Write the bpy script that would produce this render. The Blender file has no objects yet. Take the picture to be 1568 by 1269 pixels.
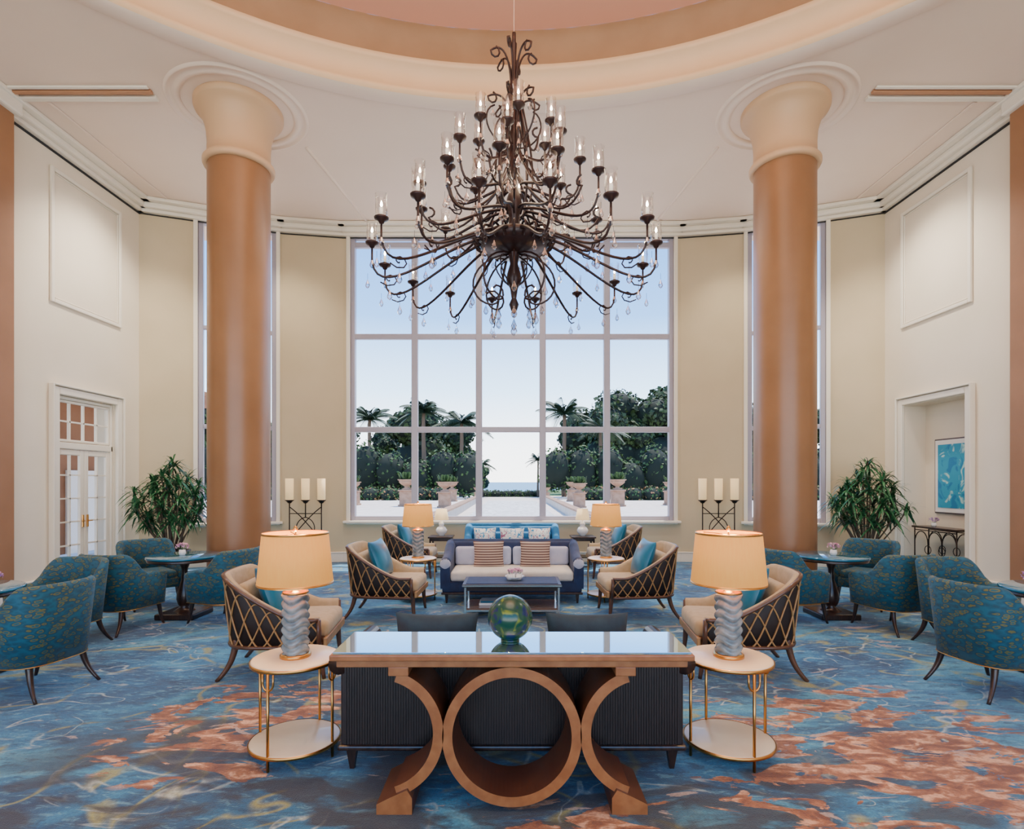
import bpy, bmesh, math, random
from mathutils import Vector, Matrix, noise
random.seed(7)
S=bpy.context.scene
pi=math.pi
# ---------------------------------------------------------------- materials
def M(name,col,rough=.5,metal=0,col2=None,nscale=5,ndist=0,bump=0,bscale=60,emit=None,estr=0,sheen=0,coat=0,spec=None,stretch=None,lo=.35,hi=.65,trans=0):
    m=bpy.data.materials.new(name); m.use_nodes=True
    N=m.node_tree.nodes; L=m.node_tree.links
    p=N['Principled BSDF']
    p.inputs['Base Color'].default_value=(*col,1); p.inputs['Roughness'].default_value=rough
    p.inputs['Metallic'].default_value=metal
    if sheen: p.inputs['Sheen Weight'].default_value=sheen
    if coat: p.inputs['Coat Weight'].default_value=coat
    if spec is not None: p.inputs['Specular IOR Level'].default_value=spec
    if trans: p.inputs['Transmission Weight'].default_value=trans
    if emit:
        p.inputs['Emission Color'].default_value=(*emit,1); p.inputs['Emission Strength'].default_value=estr
    tc=N.new('ShaderNodeTexCoord'); mp=N.new('ShaderNodeMapping'); L.new(tc.outputs['Object'],mp.inputs[0])
    if stretch: mp.inputs['Scale'].default_value=stretch
    if col2:
        n=N.new('ShaderNodeTexNoise'); n.inputs['Scale'].default_value=nscale; n.inputs['Detail'].default_value=4
        n.inputs['Distortion'].default_value=ndist
        L.new(mp.outputs[0],n.inputs['Vector'])
        r=N.new('ShaderNodeValToRGB'); r.color_ramp.elements[0].position=lo; r.color_ramp.elements[1].position=hi
        r.color_ramp.elements[0].color=(*col,1); r.color_ramp.elements[1].color=(*col2,1)
        L.new(n.outputs[0],r.inputs[0]); L.new(r.outputs[0],p.inputs['Base Color'])
    if bump:
        n=N.new('ShaderNodeTexNoise'); n.inputs['Scale'].default_value=bscale; n.inputs['Detail'].default_value=3
        L.new(mp.outputs[0],n.inputs['Vector'])
        b=N.new('ShaderNodeBump'); b.inputs['Strength'].default_value=bump; b.inputs['Distance'].default_value=.01
        L.new(n.outputs[0],b.inputs['Height']); L.new(b.outputs[0],p.inputs['Normal'])
    return m
def glassy(name,col=(1,1,1),fac=.25,rough=.02):
    m=bpy.data.materials.new(name); m.use_nodes=True
    N=m.node_tree.nodes; L=m.node_tree.links; N.clear()
    o=N.new('ShaderNodeOutputMaterial'); t=N.new('ShaderNodeBsdfTransparent'); g=N.new('ShaderNodeBsdfGlossy')
    t.inputs[0].default_value=(*col,1); g.inputs['Roughness'].default_value=rough
    lw=N.new('ShaderNodeLayerWeight'); lw.inputs[0].default_value=fac
    x=N.new('ShaderNodeMixShader'); L.new(lw.outputs['Facing'],x.inputs[0]); L.new(t.outputs[0],x.inputs[1]); L.new(g.outputs[0],x.inputs[2]); L.new(x.outputs[0],o.inputs[0])
    return m
wallm=M('wall_paint',(.56,.46,.29),.7,col2=(.60,.495,.32),nscale=1.2,bump=.05,bscale=90)
sidem=M('side_wall_paint',(.78,.69,.54),.7,col2=(.82,.73,.58),nscale=1.2,bump=.05,bscale=90)
trimm=M('trim_white',(.84,.77,.64),.45,bump=.02)
winm=M('window_frame_paint',(.38,.35,.41),.35,bump=.02)
ceilm=M('ceiling_paint',(.85,.69,.55),.8,col2=(.88,.72,.58),nscale=.8)
ringm=M('ring_paint',(.78,.55,.31),.6,col2=(.80,.57,.34),nscale=2)
domem=M('dome_paint',(.86,.50,.35),.8,col2=(.88,.52,.38),nscale=.5)
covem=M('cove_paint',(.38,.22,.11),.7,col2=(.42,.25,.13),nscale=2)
colm=M('column_paint',(.25,.12,.05),.34,col2=(.29,.14,.06),nscale=1.5,bump=.04,bscale=40)
capm=M('capital_paint',(.62,.40,.22),.5,bump=.03)
pierm=M('pier_paint',(.30,.14,.058),.5,col2=(.34,.16,.07),nscale=2)
blackm=M('shadow_gap',(.02,.02,.02),.8,bump=.02)
orgm=M('ceiling_moulding_tan',(.45,.22,.11),.6,bump=.02)
darkwood=M('dark_wood',(.018,.008,.006),.3,col2=(.04,.018,.012),nscale=6,stretch=(8,8,1),coat=.2)
reedm=M('espresso_wood',(.012,.007,.007),.45,col2=(.024,.013,.012),nscale=8,stretch=(10,10,1))
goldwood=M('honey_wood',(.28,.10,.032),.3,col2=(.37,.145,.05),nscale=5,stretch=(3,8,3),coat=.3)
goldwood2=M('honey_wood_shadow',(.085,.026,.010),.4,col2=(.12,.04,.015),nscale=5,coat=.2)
brownfr=M('walnut_frame',(.07,.026,.011),.35,col2=(.105,.042,.018),nscale=10,coat=.3)
latticem=M('lattice_gold',(.32,.17,.06),.4,col2=(.40,.23,.085),nscale=14)
latback=M('lattice_backing',(.014,.007,.005),.6,bump=.05)
creamup=M('cream_upholstery',(.48,.35,.19),.85,col2=(.54,.40,.23),nscale=20,bump=.15,bscale=250,sheen=.15)
bluepil=M('peacock_silk',(.003,.10,.18),.34,col2=(.006,.17,.28),nscale=3,sheen=.1)
navy=M('navy_upholstery',(.007,.016,.06),.7,col2=(.010,.027,.09),nscale=12,bump=.15,bscale=250,sheen=.1)
lavend=M('pale_lavender_upholstery',(.42,.44,.55),.8,col2=(.48,.50,.59),nscale=12,bump=.15,bscale=250,sheen=.2)
seatcream=M('ivory_seat_cushion',(.64,.57,.48),.8,col2=(.69,.62,.52),nscale=12,bump=.15,bscale=250)
tealdk=M('dark_teal_upholstery',(.008,.025,.04),.75,col2=(.012,.038,.055),nscale=12,bump=.15,bscale=200,sheen=.1)
blueup=M('turquoise_upholstery',(.015,.13,.28),.75,col2=(.02,.17,.34),nscale=12,bump=.15,bscale=200)
brass=M('brushed_brass',(.72,.36,.10),.28,1,bump=.02)
whitest=M('cream_stone',(.80,.64,.43),.35,col2=(.86,.70,.50),nscale=3,coat=.3)
iron=M('wrought_iron',(.025,.016,.014),.4,.7,bump=.05)
bronze=M('dark_bronze',(.018,.007,.008),.38,.25,col2=(.035,.013,.012),nscale=9,bump=.05)
ceramic=M('slate_ceramic',(.09,.14,.17),.25,col2=(.29,.33,.33),nscale=12,coat=.5)
mirror=M('mirrored_glass_top',(.72,.93,.97),.025,.95,bump=.0)
tealglass=M('teal_table_top',(.02,.16,.27),.08,.2,coat=.6)
waxm=M('candle_wax',(.9,.83,.7),.5,emit=(1,.8,.5),estr=.3)
flame=M('candle_bulb',(1,.9,.7),.5,emit=(1,.8,.5),estr=90)
glass=glassy('hurricane_glass',(.97,.97,.98),.4)
crystal=glassy('crystal_drop',(.9,.9,.93),.75,.03)
pink=M('orchid_petals',(.75,.25,.42),.6,col2=(.9,.6,.7),nscale=30)
purple=M('purple_petals',(.35,.12,.4),.6,col2=(.7,.45,.7),nscale=30)
whitepot=M('white_ceramic',(.85,.84,.8),.2,coat=.4,bump=.02)
potm=M('dark_planter',(.05,.03,.04),.35,coat=.4,bump=.05)
soilm=M('soil',(.04,.025,.015),.95,bump=.5)
leafm=M('dracaena_leaf',(.008,.06,.025),.35,col2=(.04,.17,.055),nscale=6)
stemm=M('stem_bark',(.12,.08,.05),.8,bump=.3)
treem=M('tree_leaves',(.006,.018,.005),.7,col2=(.04,.075,.014),nscale=1.3)
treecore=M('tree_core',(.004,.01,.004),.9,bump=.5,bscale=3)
hedgem=M('hedge_leaves',(.012,.04,.01),.7,col2=(.06,.12,.02),nscale=1.5)
palmm=M('palm_frond',(.01,.03,.012),.6,col2=(.03,.07,.03),nscale=2)
stone=M('garden_stone',(.32,.17,.10),.8,col2=(.42,.25,.16),nscale=3,bump=.2,bscale=12)
whitestone=M('white_coping',(.5,.45,.4),.7,col2=(.58,.52,.47),nscale=2,bump=.1)
shadem=M('lamp_shade_linen',(.55,.23,.045),.85,emit=(1,.42,.08),estr=.75,col2=(.6,.27,.06),nscale=90,stretch=(1,1,.1))
shadew=M('lamp_shade_cream',(.8,.6,.34),.8,emit=(1,.68,.3),estr=.6,bump=.02)
def leaf_fabric():
    m=M('teal_leaf_fabric',(.01,.12,.18),.7,bump=.1,bscale=250,sheen=.1)
    N=m.node_tree.nodes; L=m.node_tree.links; p=N['Principled BSDF']
    tc=N.new('ShaderNodeTexCoord'); mp=N.new('ShaderNodeMapping'); mp.inputs['Rotation'].default_value=(.5,.6,.6); mp.inputs['Scale'].default_value=(1,1,2.2)
    n0=N.new('ShaderNodeTexNoise'); n0.inputs['Scale'].default_value=9
    ad=N.new('ShaderNodeMixRGB'); ad.blend_type='ADD'; ad.inputs[0].default_value=.10
    v=N.new('ShaderNodeTexVoronoi'); v.inputs['Scale'].default_value=15
    r=N.new('ShaderNodeValToRGB'); e=r.color_ramp.elements
    e[0].position=.26; e[0].color=(.012,.09,.12,1); e[1].position=.30; e[1].color=(.13,.125,.035,1)
    for ps,c in ((.38,(.13,.125,.035)),(.42,(.003,.05,.085)),(.8,(.006,.10,.165))):
        x=e.new(ps); x.color=(*c,1)
    L.new(tc.outputs['Object'],mp.inputs[0]); L.new(mp.outputs[0],ad.inputs[1]); L.new(tc.outputs['Object'],n0.inputs['Vector']); L.new(n0.outputs[1],ad.inputs[2])
    L.new(ad.outputs[0],v.inputs['Vector']); L.new(v.outputs['Distance'],r.inputs[0]); L.new(r.outputs[0],p.inputs['Base Color'])
    return m
leaffab=leaf_fabric()
def stripe_mat(name,c1,c2,scale,axis='Z'):
    m=M(name,c1,.8); N=m.node_tree.nodes; L=m.node_tree.links; p=N['Principled BSDF']
    tc=N.new('ShaderNodeTexCoord'); w=N.new('ShaderNodeTexWave'); w.bands_direction=axis; w.inputs['Scale'].default_value=scale
    r=N.new('ShaderNodeValToRGB'); r.color_ramp.interpolation='CONSTANT'; r.color_ramp.elements[0].color=(*c1,1); r.color_ramp.elements[1].position=.5; r.color_ramp.elements[1].color=(*c2,1)
    L.new(tc.outputs['Object'],w.inputs['Vector']); L.new(w.outputs[0],r.inputs[0]); L.new(r.outputs[0],p.inputs['Base Color']); return m
stripem=stripe_mat('striped_pillow',(.5,.37,.27),(.12,.06,.05),9)
def vor_mat(name,bg,c1,c2,scale,rough=.8,coat=0):
    m=M(name,bg,rough,coat=coat); N=m.node_tree.nodes; L=m.node_tree.links; p=N['Principled BSDF']
    tc=N.new('ShaderNodeTexCoord'); n=N.new('ShaderNodeTexNoise'); n.inputs['Scale'].default_value=scale; n.inputs['Distortion'].default_value=1.5
    r=N.new('ShaderNodeValToRGB'); e=r.color_ramp.elements
    e[0].position=.38; e[0].color=(*c1,1); e[1].position=.66; e[1].color=(*c2,1); x=e.new(.44); x.color=(*bg,1); x=e.new(.58); x.color=(*bg,1)
    L.new(tc.outputs['Object'],n.inputs['Vector']); L.new(n.outputs[0],r.inputs[0]); L.new(r.outputs[0],p.inputs['Base Color']); return m
floralm=vor_mat('floral_pillow',(.8,.78,.72),(.03,.25,.45),(.35,.12,.2),14)
orbm=vor_mat('swirled_art_glass',(.006,.06,.035),(.004,.02,.09),(.20,.25,.03),8,.22,.15)
paintm=vor_mat('abstract_painting_canvas',(.02,.32,.5),(.01,.2,.42),(.45,.72,.68),4.5,.6)
# carpet
def carpet():
    m=M('carpet_blue',(.02,.15,.3),.85,bump=.5,bscale=160,sheen=.25); N=m.node_tree.nodes; L=m.node_tree.links; p=N['Principled BSDF']
    tc=N.new('ShaderNodeTexCoord')
    def noi(sc,det,dist,scale=(1,1,1),rot=0,loc=(0,0,0),rgh=.5):
        mp=N.new('ShaderNodeMapping'); mp.inputs['Scale'].default_value=scale; mp.inputs['Rotation'].default_value=(0,0,rot); mp.inputs['Location'].default_value=loc
        n=N.new('ShaderNodeTexNoise'); n.inputs['Scale'].default_value=sc; n.inputs['Detail'].default_value=det; n.inputs['Distortion'].default_value=dist; n.inputs['Roughness'].default_value=rgh
        L.new(tc.outputs['Object'],mp.inputs[0]); L.new(mp.outputs[0],n.inputs['Vector']); return n.outputs[0]
    def ramp(src,els,interp='LINEAR'):
        r=N.new('ShaderNodeValToRGB'); r.color_ramp.interpolation=interp
        e=r.color_ramp.elements; e[0].position=els[0][0]; e[0].color=(*els[0][1],1); e[1].position=els[-1][0]; e[1].color=(*els[-1][1],1)
        for q in els[1:-1]:
            x=e.new(q[0]); x.color=(*q[1],1)
        L.new(src,r.inputs[0]); return r.outputs[0]
    def op(o,a,b):
        x=N.new('ShaderNodeMath'); x.operation=o; L.new(a,x.inputs[0])
        if isinstance(b,(int,float)): x.inputs[1].default_value=b
        else: L.new(b,x.inputs[1])
        return x.outputs[0]
    mul=lambda a,b:op('MULTIPLY',a,b); mx=lambda a,b:op('MAXIMUM',a,b)
    def mix(f,a,b,bt='MIX'):
        x=N.new('ShaderNodeMixRGB'); x.blend_type=bt; L.new(f,x.inputs[0]); L.new(a,x.inputs[1])
        if isinstance(b,tuple): x.inputs[2].default_value=(*b,1)
        else: L.new(b,x.inputs[2])
        return x.outputs[0]
    def blob(cx,cy,rx,ry):
        mp=N.new('ShaderNodeMapping'); mp.inputs['Location'].default_value=(-cx/rx,-cy/ry,0); mp.inputs['Scale'].default_value=(1/rx,1/ry,0)
        g=N.new('ShaderNodeTexGradient'); g.gradient_type='SPHERICAL'; L.new(tc.outputs['Object'],mp.inputs[0]); L.new(mp.outputs[0],g.inputs[0]); 
        return g.outputs[0]
    base=ramp(noi(.9,8,.8,(1,1.7,1),.4,rgh=.62),[(.33,(.005,.035,.10)),(.43,(.008,.10,.24)),(.53,(.012,.20,.42)),(.62,(.06,.36,.58)),(.74,(.28,.56,.68))])
    fine=noi(9,7,.6,(1,3.0,1),.35,rgh=.7)
    base=mix(ramp(fine,[(.53,(0,0,0)),(.62,(.55,.55,.55))]),base,(.2,.5,.66))
    base=mix(ramp(noi(6,7,.4,(1,2.4,1),-.2,(3,3,0),rgh=.7),[(.52,(0,0,0)),(.61,(.6,.6,.6))]),base,(.004,.03,.09))
    g=ramp(noi(.8,2,1.2,(1,1.3,1),.2,(4,2,0)),[(.478,(0,0,0)),(.5,(1,1,1)),(.522,(0,0,0))])
    gm=ramp(noi(3.5,5,.3,(1,1,1),0,(9,9,0)),[(.42,(0,0,0)),(.52,(.9,.9,.9))])
    base=mix(mul(g,gm),base,(.38,.38,.10))
    g2=ramp(noi(1.0,2,1.6,(1,1.6,1),-.3,(14,7,0)),[(.548,(0,0,0)),(.56,(.8,.8,.8)),(.577,(0,0,0))])
    base=mix(mul(g2,gm),base,(.6,.72,.7))
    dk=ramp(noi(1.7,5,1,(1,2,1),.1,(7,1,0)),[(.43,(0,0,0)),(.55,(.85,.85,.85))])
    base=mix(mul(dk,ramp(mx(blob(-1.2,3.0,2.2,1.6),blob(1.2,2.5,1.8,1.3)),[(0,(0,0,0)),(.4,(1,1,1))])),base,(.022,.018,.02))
    pn=noi(2.0,7,1.0,(1,2.3,1),.45,(1,3,0),rgh=.58)
    mk=mx(mx(blob(-1.8,3.8,.95,.95),blob(2.35,3.15,1.45,1.5)),blob(.4,2.5,.9,.5))
    f=ramp(op('ADD',pn,op('MULTIPLY',mk,.17)),[(.60,(0,0,0)),(.612,(1,1,1))])
    pm=ramp(mk,[(.02,(0,0,0)),(.10,(1,1,1))])
    pc=ramp(noi(6,6,.6,(1,2,1),.5,rgh=.6),[(.40,(.20,.06,.014)),(.52,(.42,.165,.055)),(.6,(.78,.46,.28))])
    base=mix(mul(f,pm),base,pc)
    # scattered small silver-tan leaves everywhere in the foreground
    f2=ramp(noi(1.6,6,1.2,(1,2.2,1),.6,(11,5,0),rgh=.6),[(.64,(0,0,0)),(.65,(.75,.75,.75))])
    base=mix(f2,base,(.55,.42,.36))
    base=mix(ramp(noi(70,2,0),[(.3,(.35,.35,.35)),(.7,(0,0,0))]),base,(.004,.02,.05))
    L.new(base,p.inputs['Base Color']); return m
carpetm=carpet()
# ---------------------------------------------------------------- builder
class B:
    def __init__(s): s.v=[];s.f=[];s.mi=[];s.sm=[];s.mats=[];s.T=Matrix()
    def mat(s,m):
        if m not in s.mats: s.mats.append(m)
        return s.mats.index(m)
    def add(s,vs,fs,m,smooth=True):
        o=len(s.v); k=s.mat(m) if not isinstance(m,list) else None
        s.v+= [tuple(s.T@Vector(v)) for v in vs]
        for i,f in enumerate(fs):
            s.f.append(tuple(o+a for a in f)); s.mi.append(k if k is not None else s.mat(m[i])); s.sm.append(smooth)
    def box(s,c,size,m,bev=0,R=None,seg=2):
        bm=bmesh.new(); bmesh.ops.create_cube(bm,size=1)
        for v in bm.verts: v.co=Vector((v.co.x*size[0],v.co.y*size[1],v.co.z*size[2]))
        if bev: bmesh.ops.bevel(bm,geom=bm.edges[:],offset=min(bev,min(size)*.49),segments=seg,affect='EDGES',profile=.5)
        X=Matrix.Translation(c)@(R.to_4x4() if R else Matrix())
        bm.verts.index_update()
        s.add([X@v.co for v in bm.verts],[[v.index for v in f.verts] for f in bm.faces],m,bool(bev) and seg>2)
        bm.free()
    def lathe(s,prof,c,m,n=32,R=None,smooth=True,mod=None):
        vs=[];fs=[]
        for (r,z) in prof:
            for i in range(n):
                a=2*pi*i/n; rr=r if not mod else mod(r,z,a)
                p=Vector((rr*math.cos(a),rr*math.sin(a),z))
                if R: p=R@p
                vs.append(p+Vector(c))
        for j in range(len(prof)-1):
            for i in range(n):
                fs.append((j*n+i,j*n+(i+1)%n,(j+1)*n+(i+1)%n,(j+1)*n+i))
        if prof[0][0]>1e-4 and s.caps: fs.append(tuple(reversed(range(n))))
        if prof[-1][0]>1e-4 and s.caps: fs.append(tuple((len(prof)-1)*n+i for i in range(n)))
        s.add(vs,fs,m,smooth)
    caps=False
    def tube(s,pts,r,m,n=8,closed=False):
        pts=[Vector(p) for p in pts]; k=len(pts); vs=[];fs=[]
        up=None
        for i,p in enumerate(pts):
            a=pts[(i-1)%k] if (i>0 or closed) else p; b=pts[(i+1)%k] if (i<k-1 or closed) else p
            t=(b-a).normalized()
            if up is None:
                up=Vector((0,0,1)) if abs(t.z)<.9 else Vector((1,0,0))
            u=(up-t*up.dot(t)); u=u.normalized() if u.length>1e-5 else t.orthogonal().normalized()
            up=u; w=t.cross(u); rr=r[i] if isinstance(r,(list,tuple)) else r
            for q in range(n):
                an=2*pi*q/n; vs.append(p+u*rr*math.cos(an)+w*rr*math.sin(an))
        for i in range(k if closed else k-1):
            for q in range(n):
                fs.append((i*n+q,i*n+(q+1)%n,((i+1)%k)*n+(q+1)%n,((i+1)%k)*n+q))
        if not closed:
            fs.append(tuple(reversed(range(n)))); fs.append(tuple((k-1)*n+q for q in range(n)))
        s.add(vs,fs,m,True)
    def prism(s,poly,y0,y1,m,m2=None):
        n=len(poly); vs=[(x,y0,z) for x,z in poly]+[(x,y1,z) for x,z in poly]
        s.add(vs,[tuple(range(n)),tuple(reversed(range(n,2*n)))],m,False)
        s.add(vs,[(i,i+n,(i+1)%n+n,(i+1)%n) for i in range(n)],m2 or m,False)
    def arcband(s,cx,cz,r0,r1,a0,a1,y0,y1,m,m2,n=40):
        for i in range(n):
            a=a0+(a1-a0)*i/n; b=a0+(a1-a0)*(i+1)/n
            P=lambda r,t,y:(cx+r*math.cos(t),y,cz+r*math.sin(t))
            q=[P(r0,a,y0),P(r1,a,y0),P(r1,b,y0),P(r0,b,y0),P(r0,a,y1),P(r1,a,y1),P(r1,b,y1),P(r0,b,y1)]
            s.add(q,[(0,1,2,3),(7,6,5,4)],m,False); s.add(q,[(1,5,6,2),(4,0,3,7)],m2,True)
            if i==0: s.add(q,[(0,4,5,1)],m2,False)
            if i==n-1: s.add(q,[(3,2,6,7)],m2,False)
    def pillow(s,c,w,h,t,m,R=None,n=12):
        vs=[];fs=[]
        for side in (1,-1):
            for j in range(n+1):
                for i in range(n+1):
                    u=-1+2*i/n; v=-1+2*j/n
                    u=math.sin(u*pi/2); v=math.sin(v*pi/2)
                    x=u*w/2*(1-.08*(1-v*v)); z=v*h/2*(1-.08*(1-u*u)); y=side*t/2*(max(0,(1-u*u)*(1-v*v)))**.45
                    p=Vector((x,y,z)); 
                    if R: p=R@p
                    vs.append(p+Vector(c))
        k=(n+1)**2
        for sd in (0,1):
            for j in range(n):
                for i in range(n):
                    a=sd*k+j*(n+1)+i; f=(a,a+1,a+n+2,a+n+1); fs.append(f if sd==1 else tuple(reversed(f)))
        s.add(vs,fs,m,True)
    def build(s,name,loc=(0,0,0),rz=0):
        me=bpy.data.meshes.new(name); me.from_pydata(s.v,[],s.f)
        for m in s.mats: me.materials.append(m)
        me.polygons.foreach_set('material_index',s.mi); me.polygons.foreach_set('use_smooth',s.sm); me.update()
        return place(me,name,loc,rz)
def place(me,name,loc=(0,0,0),rz=0,sc=1):
    o=bpy.data.objects.new(name,me); S.collection.objects.link(o); o.location=loc; o.rotation_euler=(0,0,rz)
    o.scale=(sc,sc,sc) if not isinstance(sc,tuple) else sc
    return o
def bez(p0,p1,p2,p3,n=14):
    p0,p1,p2,p3=map(Vector,(p0,p1,p2,p3)); o=[]
    for i in range(n+1):
        t=i/n; o.append(p0*(1-t)**3+p1*3*t*(1-t)**2+p2*3*t*t*(1-t)+p3*t**3)
    return o
def RX(a): return Matrix.Rotation(a,3,'X')
def RY(a): return Matrix.Rotation(a,3,'Y')
def RZ(a): return Matrix.Rotation(a,3,'Z')
def sstep(t): t=max(0,min(1,t)); return t*t*(3-2*t)
# ---------------------------------------------------------------- room shell
CZ=6.85; W=6.92
def wallT(p0,p1):
    d=Vector((p1[0]-p0[0],p1[1]-p0[1],0)); a=math.atan2(d.y,d.x)
    return Matrix.Translation((p0[0],p0[1],0))@Matrix.Rotation(a,4,'Z'), d.length
def wall(name,p0,p1,mat,holes=(),th=.3,ext=.0,z1=CZ):
    b=B(); b.T,L=wallT(p0,p1)
    xs=sorted(set([-ext,L+ext]+[h[0] for h in holes]+[h[1] for h in holes]))
    for a,c in zip(xs,xs[1:]):
        hh=[h for h in holes if h[0]<=a+1e-6 and h[1]>=c-1e-6]
        if not hh: b.box(((a+c)/2,th/2,z1/2),(c-a,th,z1),mat)
        else:
            h=hh[0]
            if h[2]>0: b.box(((a+c)/2,th/2,h[2]/2),(c-a,th,h[2]),mat)
            b.box(((a+c)/2,th/2,(h[3]+z1)/2),(c-a,th,z1-h[3]),mat)
    return b.build(name)
P=[(-W,6.6),(-W,10.3),(-4.62,11.15),(-3.45,11.35),(3.45,11.35),(4.62,11.15),(W,10.3),(W,6.6)]
wall('wall_left',P[0],P[1],sidem,[(8.43-6.6,9.67-6.6,0,2.97)])
wall('wall_back_left',P[1],P[2],wallm,[(.96,2.35,.84,6.7)],ext=.02)
wall('wall_back_inner_left',P[2],P[3],wallm,ext=.02)
wall('wall_back',P[3],P[4],wallm,[(.14,6.76,.84,6.7)])
wall('wall_back_inner_right',P[4],P[5],wallm,ext=.02)
wall('wall_back_right',P[5],P[6],wallm,[(.10,1.49,.84,6.7)],ext=.02)
wall('wall_right',P[6],P[7],sidem,[(10.3-9.78,10.3-8.42,0,2.97)],th=.3)
b=B(); b.box((7.32,9.1,1.6),(.06,1.6,3.2),sidem); b.box((7.26,9.1,3.0),(.12,1.5,.06),sidem); b.box((7.28,9.81,1.5),(.12,.06,3.0),sidem); b.box((7.28,8.39,1.5),(.12,.06,3.0),sidem)
b.build('wall_niche')
tn=0
def trim(f,name=None):
    global tn
    tn+=1; b=B(); f(b); return b.build(name or 'trim_%d'%tn)
for i in range(7):
    p0,p1=P[i],P[i+1]
    T,L=wallT(p0,p1)
    def cor(b):
        b.T=T
        b.box((L/2,-.012,6.615),(L+.0,.024,.025 if i in (0,6) else .012),blackm)
        b.box((L/2,-.05,6.66),(L+.02,.10,.06),trimm,.01)
        b.box((L/2,-.09,6.74),(L+.06,.18,.10),trimm,.03)
        b.box((L/2,-.14,6.815),(L+.1,.28,.06),trimm,.01)
    trim(cor,'trim_cornice_%d'%i)
    def bb(b,a,c):
        b.T=T
        b.box(((a+c)/2,-.015,.09),(c-a,.03,.18),trimm,.008); b.box(((a+c)/2,-.02,.195),(c-a,.04,.03),trimm,.01)
    spans=[(0,L)]
    if i==0: spans=[(0,8.33-6.6),(9.77-6.6,L)]
    if i==6: spans=[(0,10.3-9.88),(10.3-8.32,L)]
    b=B()
    for a,c in spans: bb(b,a,c)
    b.build('baseboard_'+['left','back_left','back_inner_left','back','back_inner_right','back_right','right'][i])
def frame_rect(b,x0,x1,z0,z1,w,t,m,y=0,bottom=True):
    b.box((x0+w/2,y-t/2,(z0+z1)/2),(w,t,z1-z0),m,.012); b.box((x1-w/2,y-t/2,(z0+z1)/2),(w,t,z1-z0),m,.012)
    b.box(((x0+x1)/2,y-t/2,z1-w/2),(x1-x0-2*w,t,w),m,.012)
    if bottom: b.box(((x0+x1)/2,y-t/2,z0+w/2),(x1-x0-2*w,t,w),m,.012)
Tl,_=wallT(P[0],P[1]); Tr,_=wallT(P[6],P[7])
def f(b): b.T=Tl; frame_rect(b,1.7,3.2,4.34,6.38,.06,.04,trimm); frame_rect(b,1.77,3.13,4.41,6.31,.02,.02,trimm)
trim(f)
def f(b): b.T=Tr; frame_rect(b,.45,1.97,4.34,6.38,.06,.04,trimm); frame_rect(b,.52,1.9,4.41,6.31,.02,.02,trimm)
trim(f)
def f(b): b.T=Tl; frame_rect(b,1.72,3.18,0,3.08,.11,.06,trimm,bottom=False); frame_rect(b,1.68,3.22,0,3.12,.03,.09,trimm,bottom=False)
trim(f)
def f(b): b.T=Tr; frame_rect(b,.42,1.98,0,3.08,.1,.06,trimm,bottom=False); frame_rect(b,.38,2.02,0,3.12,.03,.09,trimm,bottom=False)
trim(f)
def window(name,T,x0,x1,z0,z1,mx,mz,w=.13):
    b=B(); b.T=T
    frame_rect(b,x0,x1,z0,z1,.09,.14,winm,y=.16)
    for x in mx: b.box((x,.09,(z0+z1)/2),(w,.12,z1-z0-.1),winm,.015)
    for z in mz: b.box(((x0+x1)/2,.085,z),(x1-x0-.1,.10,w*.85),winm,.015)
    frame_rect(b,x0-.07,x1+.07,z0-.07,z1+.07,.075,.05,trimm)
    b.box(((x0+x1)/2,-.05,z0-.02),(x1-x0+.24,.14,.05),trimm,.012)
    return b.build(name)
Tb,_=wallT(P[3],P[4])
window('window_1',Tb,.14,6.76,.84,6.7,[1.45,2.77,4.08,5.40],[4.62,2.71,6.5])
T2,_=wallT(P[1],P[2]); window('window_2',T2,.96,2.35,.84,6.7,[1.65],[4.62,2.71],.09)
T3,_=wallT(P[5],P[6]); window('window_3',T3,.10,1.49,.84,6.7,[.8],[4.62,2.71],.09)
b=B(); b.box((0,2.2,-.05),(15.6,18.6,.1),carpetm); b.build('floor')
b=B(); n=128; cy=.8; R0=6.8; vs=[];fs=[]
x0,x1,y0,y1=-8.2,8.2,-7.0,12
for i in range(n):
    a=2*pi*i/n; c,s_=math.cos(a),math.sin(a)
    t=min((x1/c if c>1e-6 else (x0/c if c<-1e-6 else 1e9)),((y1-cy)/s_ if s_>1e-6 else ((y0-cy)/s_ if s_<-1e-6 else 1e9)))
    vs+= [(R0*c,cy+R0*s_,CZ),(max(t,R0)*c,cy+max(t,R0)*s_,CZ)]
for i in range(n): j=(i+1)%n; fs.append((2*i,2*i+1,2*j+1,2*j))
b.add(vs,fs,ceilm,False)
b.build('ceiling')
b=B(); b.lathe([(7.05,6.845),(7.0,6.82),(6.84,6.82),(6.80,6.84)],(0,cy,0),ceilm,160)
b.lathe([(6.80,6.84),(6.77,6.87),(6.77,6.92),(6.81,6.94),(6.81,7.20),(6.76,7.23),(6.73,7.29),(6.95,7.32)],(0,cy,0),ringm,160)
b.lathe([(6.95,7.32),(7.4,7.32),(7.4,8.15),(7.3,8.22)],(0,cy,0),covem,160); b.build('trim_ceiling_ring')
b=B(); b.lathe([(7.3,8.22),(6.5,8.3),(5,8.45),(3,8.62),(1,8.72),(0.0,8.73)],(0,cy,0),domem,128); b.build('ceiling_dome')
CX,CY=3.83,7.8
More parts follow.
